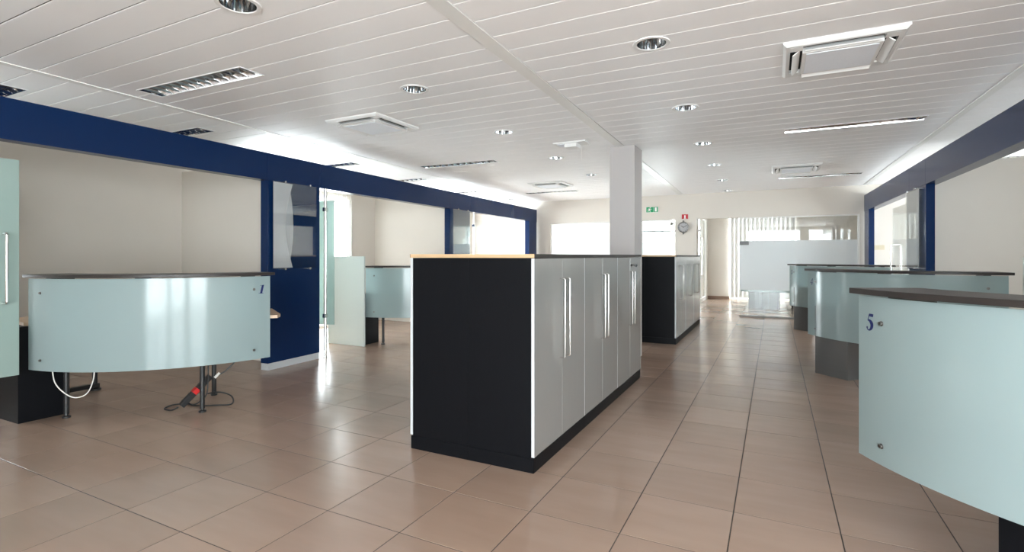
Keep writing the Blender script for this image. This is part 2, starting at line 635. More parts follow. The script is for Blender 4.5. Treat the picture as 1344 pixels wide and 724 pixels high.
def plank(x0a, x0b, x1a, x1b, ya, yb):
    """one plank between ya and yb; ends follow the trims (x0 at ya/yb, x1 at ya/yb)"""
    g = 0.0038
    ya += g; yb -= g
    bm = bmesh.new()
    L = yb - ya
    prof = [(ya, 0.006), (ya, 0.002), (ya + 0.002, 0), (yb - 0.002, 0), (yb, 0.002), (yb, 0.006)]
    va, vb = [], []
    for y, z in prof:
        k = (y - ya) / L
        va.append(bm.verts.new((x0a + (x0b - x0a) * k, y, H + z)))
        vb.append(bm.verts.new((x1a + (x1b - x1a) * k, y, H + z)))
    bm.faces.new(va); bm.faces.new(list(reversed(vb)))
    n = len(prof)
    for i in range(n):
        j = (i + 1) % n
        bm.faces.new((va[i], vb[i], vb[j], va[j]))
    o = obj('ceiling_plank', bm, 'plank', ceil)
    lo, hi = min(x0a, x0b), max(x1a, x1b)
    if any(f[0] < hi and f[1] > lo and f[2] < yb and f[3] > ya for f in footprints):
        planks_cut.append(o)


y = 2.527 - 8 * PITCH
ceil_y0 = y
while y < YF - 0.01:
    y2 = min(y + PITCH, YF)
    a, b = xs_strip(y), xs_strip(y2)
    plank(a + 0.052, b + 0.052, 1.545 - 0.008 * (y - 5), 1.545 - 0.008 * (y2 - 5), y, y2)
    plank(1.60 - 0.008 * (y - 5), 1.60 - 0.008 * (y2 - 5), XE, XE, y, y2)
    y = y2
y = ceil_y0 - 0.09
while y < YF - 0.01:
    y2 = min(y + PITCH, YF)
    a, b = xs_strip(y), xs_strip(y2)
    plank(xl_trim(y) + 0.03, xl_trim(y2) + 0.03, a - 0.052, b - 0.052, y, y2)
    plank(XW, XW, xl_trim(y) - 0.03, xl_trim(y2) - 0.03, y, y2)
    y = y2
# rear part of the ceiling, behind the camera, and the lobby ceiling
ro = boxobj('ceiling_sheet', (XW, XE, YR, ceil_y0 - 0.09, H, H + 0.015), 'plank', ceil)
boxobj('ceiling_sheet', (xs_strip(0.6) + .05, XE, ceil_y0 - 0.09, ceil_y0, H + 0.001, H + 0.015), 'plank', ceil)
boxobj('ceiling_sheet', (XW, XE, YF + 0.12, YB, H, H + 0.015), 'plank', ceil)
for o in planks_cut:
    md = o.modifiers.new('cut', 'BOOLEAN')
    md.operation = 'DIFFERENCE'
    md.object = cutter
    md.solver = 'EXACT'
dg = bpy.context.evaluated_depsgraph_get()
new_meshes = [(o, bpy.data.meshes.new_from_object(o.evaluated_get(dg))) for o in planks_cut]
for o, me in new_meshes:
    o.modifiers.clear()
    o.data = me
bpy.data.objects.remove(cutter)


def ceiling_strip(n, fx, w, y0, y1, dz):
    bm = bmesh.new()
    prism(bm, [(fx(y0) - w, y0), (fx(y0) + w, y0), (fx(y1) + w, y1), (fx(y1) - w, y1)], H - dz, H + 0.015)
    return struct(obj('trim_%d' % n, bm, 'trim', bevel=0.001))


ceiling_strip(1, lambda y: xs_strip(y) - 0.004, 0.052, ceil_y0 - 0.09, YF, 0.004)
ceiling_strip(2, xl_trim, 0.033, ceil_y0 - 0.09, YF, 0.006)
ceiling_strip(3, lambda y: 1.5725 - 0.008 * (y - 5), 0.031, ceil_y0, YF, 0.008)

# pillar
pil = boxobj('pillar', (-1.807, -1.50, 6.20, 6.585, 0, H + 0.2), 'pillar', bevel=0.004)
tag(pil, 'square white pillar rising behind the long cabinet block', 'pillar')


# ------------------------------------------------------------------ blue partitions
def beam(name, label, X, R, y0, y1, seams, side):
    root = thing(name, label, 'beam', (X(y0), y0, 0), R)
    th = 0.13
    s = [0] + [(q - y0) for q in seams] + [y1 - y0]
    for i in range(len(s) - 1):
        x0, x1 = (-th, 0) if side > 0 else (0, th)
        boxobj('fascia_board', (x0, x1, s[i] + 0.0015, s[i + 1] - 0.0015, 2.10, 2.40), 'blue', root, bevel=0.001)
    return root


beam('fascia_beam', 'long navy blue fascia beam over the booth of desk 1', XL, RL, -0.6, 11.66, (0.05, 0.8, 3.84, 4.61, 7.62, 8.36, 11.0), 1)
beam('fascia_beam', 'long blue fascia beam over the booths with desks 3, 4 and 5', XR, RR, -0.6, 11.66, (3.8, 4.5, 7.55, 8.3, 11.2), -1)


def panel(label, X, R, y0, y1, side):
    root = thing('partition_panel', label, 'panel', (X(y0), y0, 0), R)
    x0, x1 = (-0.115, -0.004) if side > 0 else (0.004, 0.09)
    boxobj('board', (x0, x1, 0, y1 - y0, 0.075, 2.10), 'blue', root, bevel=0.001)
    boxobj('plinth', (x0 + 0.01 * (side < 0), x1 - 0.0 * (side > 0), 0.004, y1 - y0 - 0.004, 0, 0.075), 'edge', root)
    return root


panel('navy partition panel with a white plinth and a poster holder beside desk 1', XL, RL, 3.85, 4.60, 1)
panel('blue partition panel between two booths behind the cabinet block, facing the pillar', XL, RL, 7.62, 8.33, 1)
panel('slim blue end panel under the beam beside the frosted end-wall glass', XL, RL, 11.18, 11.64, 1)
panel('navy partition panel at the near side of the booth with desk 1', XL, RL, 0.05, 0.80, 1)
panel('blue partition panel between the booths of desks 3 and 4', XR, RR, 7.55, 8.30, -1)
panel('slim blue end panel beyond desk 3 beside the glazed end wall', XR, RR, 11.2, 11.64, -1)
panel('blue partition panel between the booths of desks 4 and 5', XR, RR, 3.80, 4.50, -1)


def poster(label, X, R, y0, y1, z0, z1, side, sheet=True):
    root = thing('poster_holder', label, 'poster holder', (X(y0), y0, 0), R)
    w = y1 - y0
    g = 0.020
    a, b = (g, g + 0.005) if side > 0 else (-g - 0.005, -g)
    a2, b2 = (g + 0.014, g + 0.019) if side > 0 else (-g - 0.019, -g - 0.014)
    boxobj('back_plate', (a, b, 0, w, z0, z1), 'glass', root)
    boxobj('front_plate', (a2, b2, 0, w, z0, z1), 'glass', root)
    for yy in (0.16, w - 0.10):
        for zz in (z0 - 0.004, z1 + 0.004):
            bm = bmesh.new()
            e = 0.045 if side > 0 else -0.045
            tube(bm, [(0.0, yy, zz), (e, yy, zz)], 0.012, 10)
            obj('standoff', bm, 'chrome', root, smooth=True)
    if sheet:
        bm = bmesh.new()
        n = 16
        cols = []
        xm = (g + 0.0095) * (1 if side > 0 else -1)
        for i in range(n + 1):
            t = i / n
            z = z0 + 0.01 + (z1 - z0 - 0.02) * t
            bend = 0.27 - 0.10 * math.sin(math.pi * t) if side > 0 else w - 0.02
            row = []
            for k in range(5):
                yy = 0.005 + (bend - 0.005) * k / 4
                row.append(bm.verts.new((xm, yy, z)))
            cols.append(row)
        for i in range(n):
            for k in range(4):
                bm.faces.new((cols[i][k], cols[i][k + 1], cols[i + 1][k + 1], cols[i + 1][k]))
        bmesh.ops.solidify(bm, geom=list(bm.faces), thickness=0.0008)
        obj('paper_sheet', bm, 'paper', root)
        if side > 0:
            bm = bmesh.new()
            pts = [(0.006, z0 + 0.012)] + [(0.225 + 0.055 * math.sin(math.pi * i / 16), z0 + 0.012 + (z1 - z0 - 0.024) * i / 16) for i in range(17)] + [(0.006, z1 - 0.012)]
            f0 = bm.faces.new([bm.verts.new((xm - 0.003, q[0], q[1])) for q in pts])
            ex_ = bmesh.ops.extrude_face_region(bm, geom=[f0])
            bmesh.ops.translate(bm, vec=(0.0008, 0, 0), verts=[v for v in ex_['geom'] if isinstance(v, bmesh.types.BMVert)])
            obj('grey_sheet', bm, 'paper2', root)
    return root


poster('clear poster holder with a curled white sheet on the navy panel beside desk 1', XL, RL, 3.89, 4.51, 1.12, 2.10, 1)
poster('clear poster holder on the blue panel facing the pillar', XL, RL, 7.68, 8.28, 1.12, 2.10, 1, False)
poster('white poster holder on the blue panel between desks 3 and 4', XR, RR, 7.70, 8.30, 1.12, 2.08, -1)


# glass doors
def glass_door(label, loc, rz, w, handle_at, hs):
    """local x along the door, thickness in y; handle sticks out on both faces"""
    root = thing('glass_door', label, 'door', loc, rz)
    boxobj('glass_leaf', (0, w, -0.005, 0.005, 0.40, 1.96), 'door_glass', root)
    if handle_at is not None:
        for s in hs:
            bm = bmesh.new()
            tube(bm, [(handle_at, 0.005 * s, 0.93), (handle_at, 0.05 * s, 0.93), (handle_at, 0.06 * s, 0.94), (handle_at, 0.06 * s, 1.415),
                      (handle_at, 0.05 * s, 1.425), (handle_at, 0.005 * s, 1.425)], 0.0095, 10)
            obj('handle', bm, 'chrome', root, smooth=True)
    return root


def door_post(root, x, y):
    bm = bmesh.new()
    tube(bm, [(x, y, 0.012), (x, y, 2.10)], 0.02, 14)
    o = obj('post', bm, 'chrome', root, smooth=True)
    bm = bmesh.new()
    tube(bm, [(x, y, 0.0), (x, y, 0.012)], 0.038, 18)
    obj('foot_plate', bm, 'chrome', o, smooth=True)
    for z in (0.52, 1.84):
        boxobj('hinge_clamp', (x - 0.02, x + 0.02, y - 0.03, y + 0.03, z - 0.025, z + 0.025), 'chrome', o, bevel=0.003)


r = glass_door('closed frosted glass door with a long steel handle beside desk 1', (XL(0.88) - 0.0, 0.88, 0), math.pi / 2 + RL, 0.84, 0.75, (1, -1))
door_post(r, 0.03, 0.0)
r = glass_door('frosted glass door swung open on a steel post beside the navy panel', (-4.93, 4.765, 0), math.pi + math.radians(11), 0.9, 0.72, (1, -1))
door_post(r, 0.075, 0.075)
r = glass_door('closed glass door with a steel handle between desk 3 and the blue panel', (XR(8.36) + 0.02, 8.36, 0), math.pi / 2 + RR, 0.98, 0.80, (1, -1))
door_post(r, 0.03, 0.0)
r.children[0].data.materials[0] = MT['glass']
bm = bmesh.new()
r = thing('glass_door', 'glass door leaf standing beside the far blue panel with its poster holder', 'door', (XL(8.45), 8.45, 0), math.pi / 2 + RL)
boxobj('glass_leaf', (0, 0.9, -0.005, 0.005, 0.40, 1.96), 'glass', r)
door_post(r, 0.02, 0.0)


# ------------------------------------------------------------------ cabinets
def cabinet_proto():
    """0.89 wide cabinet; local x = depth (front at +x = 0.447), y along the run"""
    w, dp = 0.891, 0.447
    root = thing('filing_cabinet', '', 'cabinet')
    boxobj('body', (0.0, dp - 0.020, 0.0015, w - 0.0015, 0.085, 1.252), 'black', root, bevel=0.001)
    boxobj('plinth', (0.0, dp - 0.004, 0.001, w - 0.001, 0.0, 0.084), 'black', root)
    for k in range(2):
        y0 = 0.003 + k * (w / 2)
        y1 = y0 + w / 2 - 0.005
        dr = boxobj('door', (dp - 0.018, dp, y0, y1, 0.092, 1.250), 'silver', root, bevel=0.0012)
        ye = y0 - 0.0022 if k == 0 else y1
        boxobj('edge_strip', (dp - 0.0185, dp + 0.0004, ye, ye + 0.0022, 0.092, 1.250), 'edge', dr)
        yh = w / 2 + (-0.045 if k == 0 else 0.045)
        bm = bmesh.new()
        x = dp
        tube(bm, [(x, yh, 0.607), (x + 0.030, yh, 0.607), (x + 0.037, yh, 0.613), (x + 0.037, yh, 1.112), (x + 0.030, yh, 1.118), (x, yh, 1.118)], 0.0046, 8)
        obj('handle', bm, 'chrome', dr, smooth=True)
    return root


proto = cabinet_proto()
GA = 'cabinet block in front of the pillar'
GB = 'cabinet block beyond the pillar'


def cab_block(y0, n, xc, labels_r, labels_l, group, first):
    for k in range(n):
        r = proto if first and k == 0 else dup(proto, (0, 0, 0))
        r.location = (xc, y0 + k * 0.891, 0)
        r.rotation_euler = (0, 0, 0)
        r['label'] = labels_r[k]; r['group'] = group
        r2 = dup(proto, (xc - 0.001, y0 + (k + 1) * 0.891, 0), math.pi, labels_l[k], group)


cab_block(2.727, 3, -1.690,
          ['silver two-door cabinet facing the aisle, at the free end of the front block',
           'silver two-door cabinet facing the aisle, in the middle of the front block',
           'silver two-door cabinet with a key in its lock, next to the pillar'],
          ['silver cabinet facing the long navy beam, at the free end of the front block',
           'silver cabinet facing the long navy beam, in the middle of the front block',
           'silver cabinet facing the long navy beam, next to the pillar'], GA, True)
cab_block(7.61, 3, -1.697,
          ['bright silver cabinet beyond the pillar, at the end of its block next to the pillar',
           'bright silver cabinet beyond the pillar, in the middle of its block',
           'bright silver cabinet beyond the pillar, at the clock end of its block'],
          ['cabinet on the booth side of the rear block, next to the pillar',
           'cabinet on the booth side of the rear block, in the middle',
           'cabinet on the booth side of the rear block, next to the clock wall'], GB, False)


def cab_top(label, y0, n, xc):
    root = thing('cabinet_top', label, 'worktop', (xc, y0, 0))
    L = n * 0.891
    e = 0.452
    boxobj('board', (-e + .004, e - 0.004, 0.004, L - 0.004, 1.2535, 1.276), 'umber', root)
    boxobj('edge_band', (-e + .004, e - 0.004, -0.001, 0.004, 1.2535, 1.276), 'wood', root)
    boxobj('edge_band', (-e + .004, e - 0.004, L - 0.004, L + 0.001, 1.2535, 1.276), 'wood', root)
    boxobj('side_band', (e - 0.004, e, -0.001, L + 0.001, 1.2535, 1.276), 'umber', root)
    boxobj('side_band', (-e, -e + 0.004, -0.001, L + 0.001, 1.2535, 1.276), 'umber', root)


cab_top('thin top board with beech edge along the front cabinet block', 2.727, 3, -1.690)
cab_top('thin top board along the rear cabinet block beyond the pillar', 7.61, 3, -1.697)
# lock and key on the third cabinet
cab3 = [o for o in bpy.data.objects if o.get('label', '').startswith('silver two-door cabinet with a key')][0]
lk = bmesh.new()
lathe_r = lathe(lk, [(0.011, 0.0), (0.011, 0.014), (0.0, 0.014)], 12, 'x', (0.447, 0.475, 1.175))
lock = obj('lock', lk, 'blackp', cab3, smooth=True)
bm = bmesh.new()
box(bm, 0.461, 0.488, 0.4735, 0.4765, 1.170, 1.180)
lathe(bm, [(0.0, -0.003), (0.014, -0.003), (0.014, 0.003), (0.0, 0.003)], 12, 'y', (0.498, 0.475, 1.172))
obj('key', bm, 'blackp', lock)


# ------------------------------------------------------------------ desks
def stroke(pts, bold=1.2):
    """pts: (x, y, width) centre line -> list of quads"""
    L, R = [], []
    for i, (x, y, w) in enumerate(pts):
        a = pts[max(i - 1, 0)]; b = pts[min(i + 1, len(pts) - 1)]
        tx, ty = b[0] - a[0], b[1] - a[1]
        q = math.hypot(tx, ty) or 1
        nx, ny = -ty / q * bold, tx / q * bold
        L.append((x + nx * w / 2, y + ny * w / 2)); R.append((x - nx * w / 2, y - ny * w / 2))
    return [[L[i], R[i], R[i + 1], L[i + 1]] for i in range(len(pts) - 1)]


def circ(x, y, r, n=14):
    return [[(x + r * math.cos(2 * math.pi * k / n), y + r * math.sin(2 * math.pi * k / n)) for k in range(n)]]


def smoothpts(p, n=5):
    out = []
    for i in range(len(p) - 1):
        p0, p1, p2, p3 = p[max(i - 1, 0)], p[i], p[i + 1], p[min(i + 2, len(p) - 1)]
        for k in range(n):
            t = k / n
            out.append(tuple(0.5 * (2 * b + (c - a) * t + (2 * a - 5 * b + 4 * c - d) * t * t + (3 * b - a - 3 * c + d) * t ** 3) for a, b, c, d in zip(p0, p1, p2, p3)))
    out.append(p[-1])
    return out


GLYPH = {
    '5': [[(.26, 1), (.60, .985), (.555, .81), (.215, .835)]] + stroke([(.255, .97, .05), (.135, .60, .05)]) +
         stroke(smoothpts([(.12, .605, .05), (.27, .585, .13), (.42, .47, .20), (.465, .30, .20), (.40, .13, .15), (.27, .03, .08), (.14, .04, .06), (.07, .13, .07)])) + circ(.075, .165, .065),
    '1': [[(.08, .0), (.33, 0), (.56, 1.0), (.46, 1.0), (.30, .95)], [(.46, 1), (.30, .95), (.12, .89), (.12, .95)], [(-.07, 0), (.48, 0), (.48, .05), (-.07, .05)]],
    '4': [[(.30, 0), (.46, 0), (.62, 1.0), (.52, 1.0)], [(0, .25), (.66, .25), (.68, .36), (.02, .36)]] + stroke([(.03, .31, .07), (.55, .96, .07)]) + [[(.20, 0), (.56, 0), (.56, .035), (.20, .035)]],
    '3': stroke(smoothpts([(.14, .80, .06), (.22, .95, .07), (.40, .97, .09), (.51, .84, .16), (.46, .66, .13), (.28, .56, .05)])) +
         stroke(smoothpts([(.26, .56, .05), (.42, .50, .13), (.50, .32, .20), (.43, .13, .15), (.28, .03, .08), (.12, .05, .06), (.06, .15, .07)])) + circ(.07, .17, .06) + circ(.16, .78, .06),
}


def desk(label, P0, P1, sag, num, num_left, ped=None, legs=(), work=None, ped_mat='black', uprights=True):
    P0, P1 = Vector(P0), Vector(P1)
    c = (P1 - P0).length
    rz = math.atan2(P1.y - P0.y, P1.x - P0.x)
    R = (c * c / 4 + sag * sag) / (2 * sag)
    pm_ = math.asin(c / 2 / R)
    root = thing('service_desk', label, 'desk', (P0.x, P0.y, 0), rz)

    def at(phi, rad):
        return (c / 2 + rad * math.sin(phi), R - sag - rad * math.cos(phi))

    def arc_slab(name, r0, r1, f0, f1, z0, z1, mat, parent, n=36, bevel=0.0):
        bm = bmesh.new()
        poly = [at(f0 + (f1 - f0) * i / n, r1) for i in range(n + 1)] + [at(f1 - (f1 - f0) * i / n, r0) for i in range(n + 1)]
        N = len(poly)
        a = [bm.verts.new((x, y, z0)) for x, y in poly]
        b = [bm.verts.new((x, y, z1)) for x, y in poly]
        for i in range(N):
            j = (i + 1) % N
            bm.faces.new((a[i], a[j], b[j], b[i]))
        for i in range(n):
            i2 = N - 1 - i
            bm.faces.new((b[i], b[i + 1], b[i2 - 1], b[i2]))
            bm.faces.new((a[i + 1], a[i], a[i2], a[i2 - 1]))
        return obj(name, bm, mat, parent, smooth=True, bevel=bevel, seg=1)
    gl = arc_slab('glass_front', R, R + 0.010, -pm_, pm_, 0.40, 1.093, 'desk_glass', root)
    ex = 0.03 / R
    ct = arc_slab('counter_top', R - 0.27, R + 0.035, -pm_ - ex, pm_ + ex, 1.100, 1.124, 'umber', root, bevel=0.002)
    # bolts
    for f in (-pm_ + 0.135 / R, pm_ - 0.135 / R):
        for z in (0.985, 0.478):
            p = at(f, R); q = at(f, R + 0.019)
            bm = bmesh.new()
            tube(bm, [(*p, z), (*at(f, R + 0.0105), z)], 0.0115, 14)
            tube(bm, [(*at(f, R + 0.0105), z), (*q, z)], 0.0080, 12)
            obj('bolt', bm, 'bolt', gl, smooth=True)
    # numeral
    if num:
        hgt = 0.072
        gw = 0.6 * hgt
        q0 = 0.050 if num_left else (2 * pm_ * R - 0.050 - gw)
        bm = bmesh.new()
        for poly in GLYPH[num]:
            vs = []
            for x, y in poly:
                f = -pm_ + (q0 + x * hgt) / R
                for rr in (R + 0.0108,):
                    vs.append(bm.verts.new((*at(f, rr), 0.948 + y * hgt)))
            bm.faces.new(vs)
        me_f = list(bm.faces)
        obj('numeral', bm, 'ink', gl)
    # uprights that carry the counter
    if uprights:
        for f in (-pm_ * 0.86, -pm_ * 0.05, pm_ * 0.86):
            p0 = at(f - 0.02, R - 0.05); p1 = at(f + 0.02, R - 0.05); p2 = at(f + 0.02, R - 0.22); p3 = at(f - 0.02, R - 0.22)
            bm = bmesh.new()
            prism(bm, [p0, p1, p2, p3], 0.755, 1.10)
            obj('upright', bm, 'greyped', root)
        arc_slab('modesty_rail', R - 0.06, R - 0.035, -pm_ * 0.9, pm_ * 0.9, 0.50, 0.56, 'greyped', root, 16)
        for f in (-pm_ * 0.86, pm_ * 0.86):
            p0 = at(f - 0.012, R - 0.06); p1 = at(f + 0.012, R - 0.06); p2 = at(f + 0.012, R - 0.085); p3 = at(f - 0.012, R - 0.085)
            bm = bmesh.new(); prism(bm, [p0, p1, p2, p3], 0.45, 0.73); obj('bracket', bm, 'greyped', root)
    # worktop
    if work is None:
        work = [(c + 0.07, 0.0), (c + 0.08, 0.12), (c - 0.05, 0.66), (0.6, 0.66), (-0.05, 0.60), (-0.02, 0.05)]
    poly = [at(-pm_ + 0.02 + (2 * pm_ - 0.04) * i / 20, R - 0.03) for i in range(21)] + work
    bm = bmesh.new(); prism(bm, poly, 0.728, 0.754)
    obj('worktop', bm, 'worktop', root)
    for p in (ped or []):
        bm = bmesh.new(); prism(bm, p[0], 0.0, p[1]); obj('pedestal', bm, ped_mat, root, bevel=0.002)
    for lx, ly in legs:
        bm = bmesh.new()
        tube(bm, [(lx, ly, 0.03), (lx, ly, 0.36), (lx, ly, 0.365), (lx, ly, 0.727)], 0.019, 12)
        lg = obj('leg', bm, 'blackp', root, smooth=True)
        bm = bmesh.new()
        lathe(bm, [(0.0, 0.0), (0.028, 0.0), (0.028, 0.012), (0.012, 0.018), (0.012, 0.03)], 14, center=(lx, ly, 0))
        obj('foot', bm, 'blackp', lg, smooth=True)
    return root, at, R, pm_, c


def to_local(P0, P1, pts):
    a = math.atan2(P1[1] - P0[1], P1[0] - P0[0])
    c, s = math.cos(a), math.sin(a)
    return [((x - P0[0]) * c + (y - P0[1]) * s, -(x - P0[0]) * s + (y - P0[1]) * c) for x, y in pts]


# desk 1 (left, near): local frame x along chord, y into the booth
w1 = [(1.73, 0.02), (1.74, 0.12), (1.60, 0.64), (0.62, 0.66), (0.42, 1.12), (-0.20, 1.12), (-0.30, 0.35), (-0.06, 0.04)]
d1, *_ = desk('curved frosted glass service desk numbered 1 beside the navy panel', (-5.06, 1.84), (-3.86, 3.0), 0.29, '1', False,
              ped=[(to_local((-5.06, 1.84), (-3.86, 3.0), [(-5.075, 1.775), (-5.065, 2.05), (-5.60, 2.05), (-5.60, 1.765)]), 0.727)],
              legs=[(0.21, 0.045), (1.186, -0.10), (1.145, 0.445)], work=w1)
bm = bmesh.new()
tube(bm, [(0.02, 0.98, 0.06), (0.02, 0.98, 0.727)], 0.02, 12)
lg = obj('leg', bm, 'blackp', d1, smooth=True)
bm = bmesh.new()
prism(bm, [(-0.17, 0.80), (-0.13, 0.77), (0.06, 0.98), (0.02, 1.01)], 0.025, 0.06)
lathe(bm, [(0, 0), (0.05, 0), (0.05, 0.012), (0.02, 0.03), (0.02, 0.06)], 14, center=(0.02, 0.98, 0))
obj('foot', bm, 'blackp', lg)

dx, dy = -0.13, 3.73
d2, *_ = desk('curved frosted glass service desk beyond the navy panel, beside the grey screen', (-5.06 - 0.09, 1.84 + dy), (-3.86 - 0.09, 3.0 + dy), 0.29, None, False,
              ped=[(to_local((-5.15, 5.57), (-3.95, 6.73), [(-5.175, 5.535), (-5.195, 5.88), (-5.66, 5.88), (-5.66, 5.535)]), 0.727)],
              legs=[(0.235, 0.02), (1.186, -0.10), (1.145, 0.445)], work=w1)
# right-hand desks
E4 = Vector((1.44, -0.80))
pedR = [([(0.107, -0.085), (0.474, -0.190), (0.60, 0.25), (0.20, 0.35)], 0.727)]
d5, *_ = desk('curved frosted glass service desk with a blue number 5 and a dark brown counter', (0.34, 2.72), Vector((0.34, 2.72)) + E4, 0.27, '5', True,
     ped=[([(0.455, -0.02), (0.86, -0.10), (0.92, 0.38), (0.50, 0.40)], 0.727)], legs=[(0.41, 0.50), (1.5, 0.05)])
d4, *_ = desk('curved frosted glass service desk numbered 4 between desks 3 and 5', (0.34, 6.60), Vector((0.34, 6.60)) + E4 * 0.99, 0.27, '4', True, ped=pedR, legs=[(1.5, 0.05), (1.3, 0.5)], ped_mat='greyped')
desk('curved frosted glass service desk numbered 3 beside the glazed end wall', (0.245, 10.27), Vector((0.245, 10.27)) + E4 * 0.93, 0.25, '3', True, ped=pedR, legs=[(1.4, 0.05), (1.2, 0.5)], ped_mat='greyped')
desk('frosted glass reception desk standing behind the glazed end wall', (-0.72, 13.75), (0.62, 13.75), 0.14, None, True,
     ped=[([(0.16, -0.04), (0.30, -0.075), (0.40, -0.085), (0.40, 0.3), (0.16, 0.3)], 0.42), ([(0.46, -0.02), (0.60, -0.085), (0.80, -0.08), (0.84, 0.3), (0.46, 0.3)], 0.42), ([(0.40, 0.02), (0.46, 0.02), (0.46, 0.2), (0.40, 0.2)], 0.42)],
     legs=[(1.1, 0.25)], ped_mat='greyped')

# screens beside the desks
s2 = boxobj('desk_screen', (-5.78, -5.095, 5.47, 5.495, 0.0, 1.258), 'grey', bevel=0.003)
tag(s2, 'plain pale grey screen board standing beside the desk beyond the navy panel', 'screen')
s4 = boxobj('desk_screen', (1.80, 2.45, 5.60, 5.625, 0.0, 1.255), 'grey', bevel=0.003)
tag(s4, 'pale grey screen board standing at the inner end of desk 4', 'screen')


def attach(o, root):
    bpy.context.view_layer.update()
    o.parent = root
    o.matrix_parent_inverse = root.matrix_world.inverted()
    return o


# ------------------------------------------------------------------ cables and power strip
def curve_pts(p, n=8):
    return smoothpts([tuple(q) for q in p], n)


bm = bmesh.new()
tube(bm, curve_pts([(-4.93, 1.90, 0.70), (-4.93, 1.925, 0.40), (-4.925, 1.945, 0.28), (-4.89, 2.0, 0.19), (-4.85, 2.05, 0.16), (-4.81, 2.10, 0.19), (-4.79, 2.13, 0.29), (-4.79, 2.14, 0.42), (-4.80, 2.16, 0.72)]), 0.0042, 7)
attach(obj('cable', bm, 'cable', smooth=True), d1)['label'] = 'white cable hanging in a loop'

PS = Vector((-4.28, 2.66, 0.0))
ps = thing('power_strip', 'black power strip with a red switch leaning on a leg of desk 1', 'power strip', PS)
ax = Vector((0.045, 0.165, 0.165)).normalized()
side = Vector((0, 0, 1)).cross(ax).normalized()
nrm = ax.cross(side)
mtx = Matrix((( *ax, 0), (*side, 0), (*nrm, 0), (0, 0, 0, 1))).transposed()


def psbox(name, x0, x1, w, t0, t1, mat, parent):
    bm = bmesh.new()
    box(bm, x0, x1, -w, w, t0, t1)
    bmesh.ops.transform(bm, matrix=Matrix.Translation((-0.055, -0.12, 0.035)) @ mtx, verts=bm.verts)
    return obj(name, bm, mat, parent, bevel=0.003)


pb = psbox('body', 0.0, 0.30, 0.026, -0.02, 0.02, 'blackp', ps)
psbox('red_switch', 0.125, 0.17, 0.0275, -0.018, 0.0225, 'red', pb)
psbox('socket', 0.03, 0.10, 0.02, 0.02, 0.023, 'blackp', pb)
psbox('socket', 0.19, 0.26, 0.02, 0.02, 0.023, 'blackp', pb)
bm = bmesh.new()
tube(bm, curve_pts([(-0.06, -0.14, 0.03), (-0.10, -0.17, 0.008), (-0.20, -0.17, 0.007), (-0.25, -0.08, 0.007), (-0.19, 0.0, 0.007), (-0.06, 0.0, 0.007), (0.08, 0.08, 0.008), (0.18, 0.16, 0.012), (0.12, 0.2, 0.06), (0.05, 0.14, 0.10), (0.0, 0.05, 0.10)]), 0.006, 7)
obj('cord', bm, 'blackp', ps, smooth=True)
bm = bmesh.new()
tube(bm, curve_pts([(0.02, 0.06, 0.69), (0.02, 0.06, 0.40), (0.03, 0.05, 0.2), (0.03, 0.03, 0.09), (-0.02, -0.03, 0.03), (-0.06, -0.06, 0.05), (-0.08, -0.04, 0.12)]), 0.0055, 7)
obj('cord', bm, 'blackp', ps, smooth=True)
bm = bmesh.new()
tube(bm, curve_pts([(0.03, 0.13, 0.24), (0.055, 0.20, 0.28), (0.09, 0.26, 0.36), (0.10, 0.3, 0.5), (0.08, 0.3, 0.7)]), 0.006, 7)
obj('cord', bm, 'blackp', ps, smooth=True)
bm = bmesh.new()
tube(bm, [(0.02, 0.115, 0.225), (0.035, 0.150, 0.262)], 0.011, 9)
obj('white_plug', bm, 'cable', ps, smooth=True)
# cables behind the pedestal of desk 4
bm = bmesh.new()
tube(bm, curve_pts([(0.80, 6.42, 0.72), (0.79, 6.40, 0.5), (0.76, 6.37, 0.30), (0.80, 6.38, 0.12), (0.86, 6.40, 0.05), (0.80, 6.46, 0.10), (0.77, 6.45, 0.4)]), 0.009, 7)
attach(obj('cable', bm, 'blackp', smooth=True), d4)
bm = bmesh.new()
tube(bm, curve_pts([(0.98, 2.60, 0.60), (0.90, 2.55, 0.40), (0.82, 2.50, 0.20), (0.77, 2.46, 0.02)]), 0.008, 7)
attach(obj('cable', bm, 'greyped', smooth=True), d5)


# ------------------------------------------------------------------ ceiling fittings
def downlight():
    root = thing('downlight', '', 'light')
    bm = bmesh.new()
    lathe(bm, [(0.088, 0.002), (0.092, -0.006), (0.112, -0.006), (0.114, -0.002), (0.114, 0.0)], 32)
    obj('ring', bm, 'plast', root, smooth=True)
    bm = bmesh.new()
    lathe(bm, [(0.0885, -0.003), (0.086, 0.02), (0.079, 0.05), (0.068, 0.085), (0.055, 0.115)], 32)
    obj('reflector', bm, 'mirror', root, smooth=True)
    bm = bmesh.new(); lathe(bm, [(0.056, 0.113), (0.0, 0.116)], 24); obj('socket', bm, 'lampd', root)
    for s in (-1, 1):
        bm = bmesh.new()
        tube(bm, [(s * 0.018, -0.05, 0.085), (s * 0.018, 0.05, 0.085)], 0.009, 10)
        obj('lamp_tube', bm, 'plast', root, smooth=True)
    return root


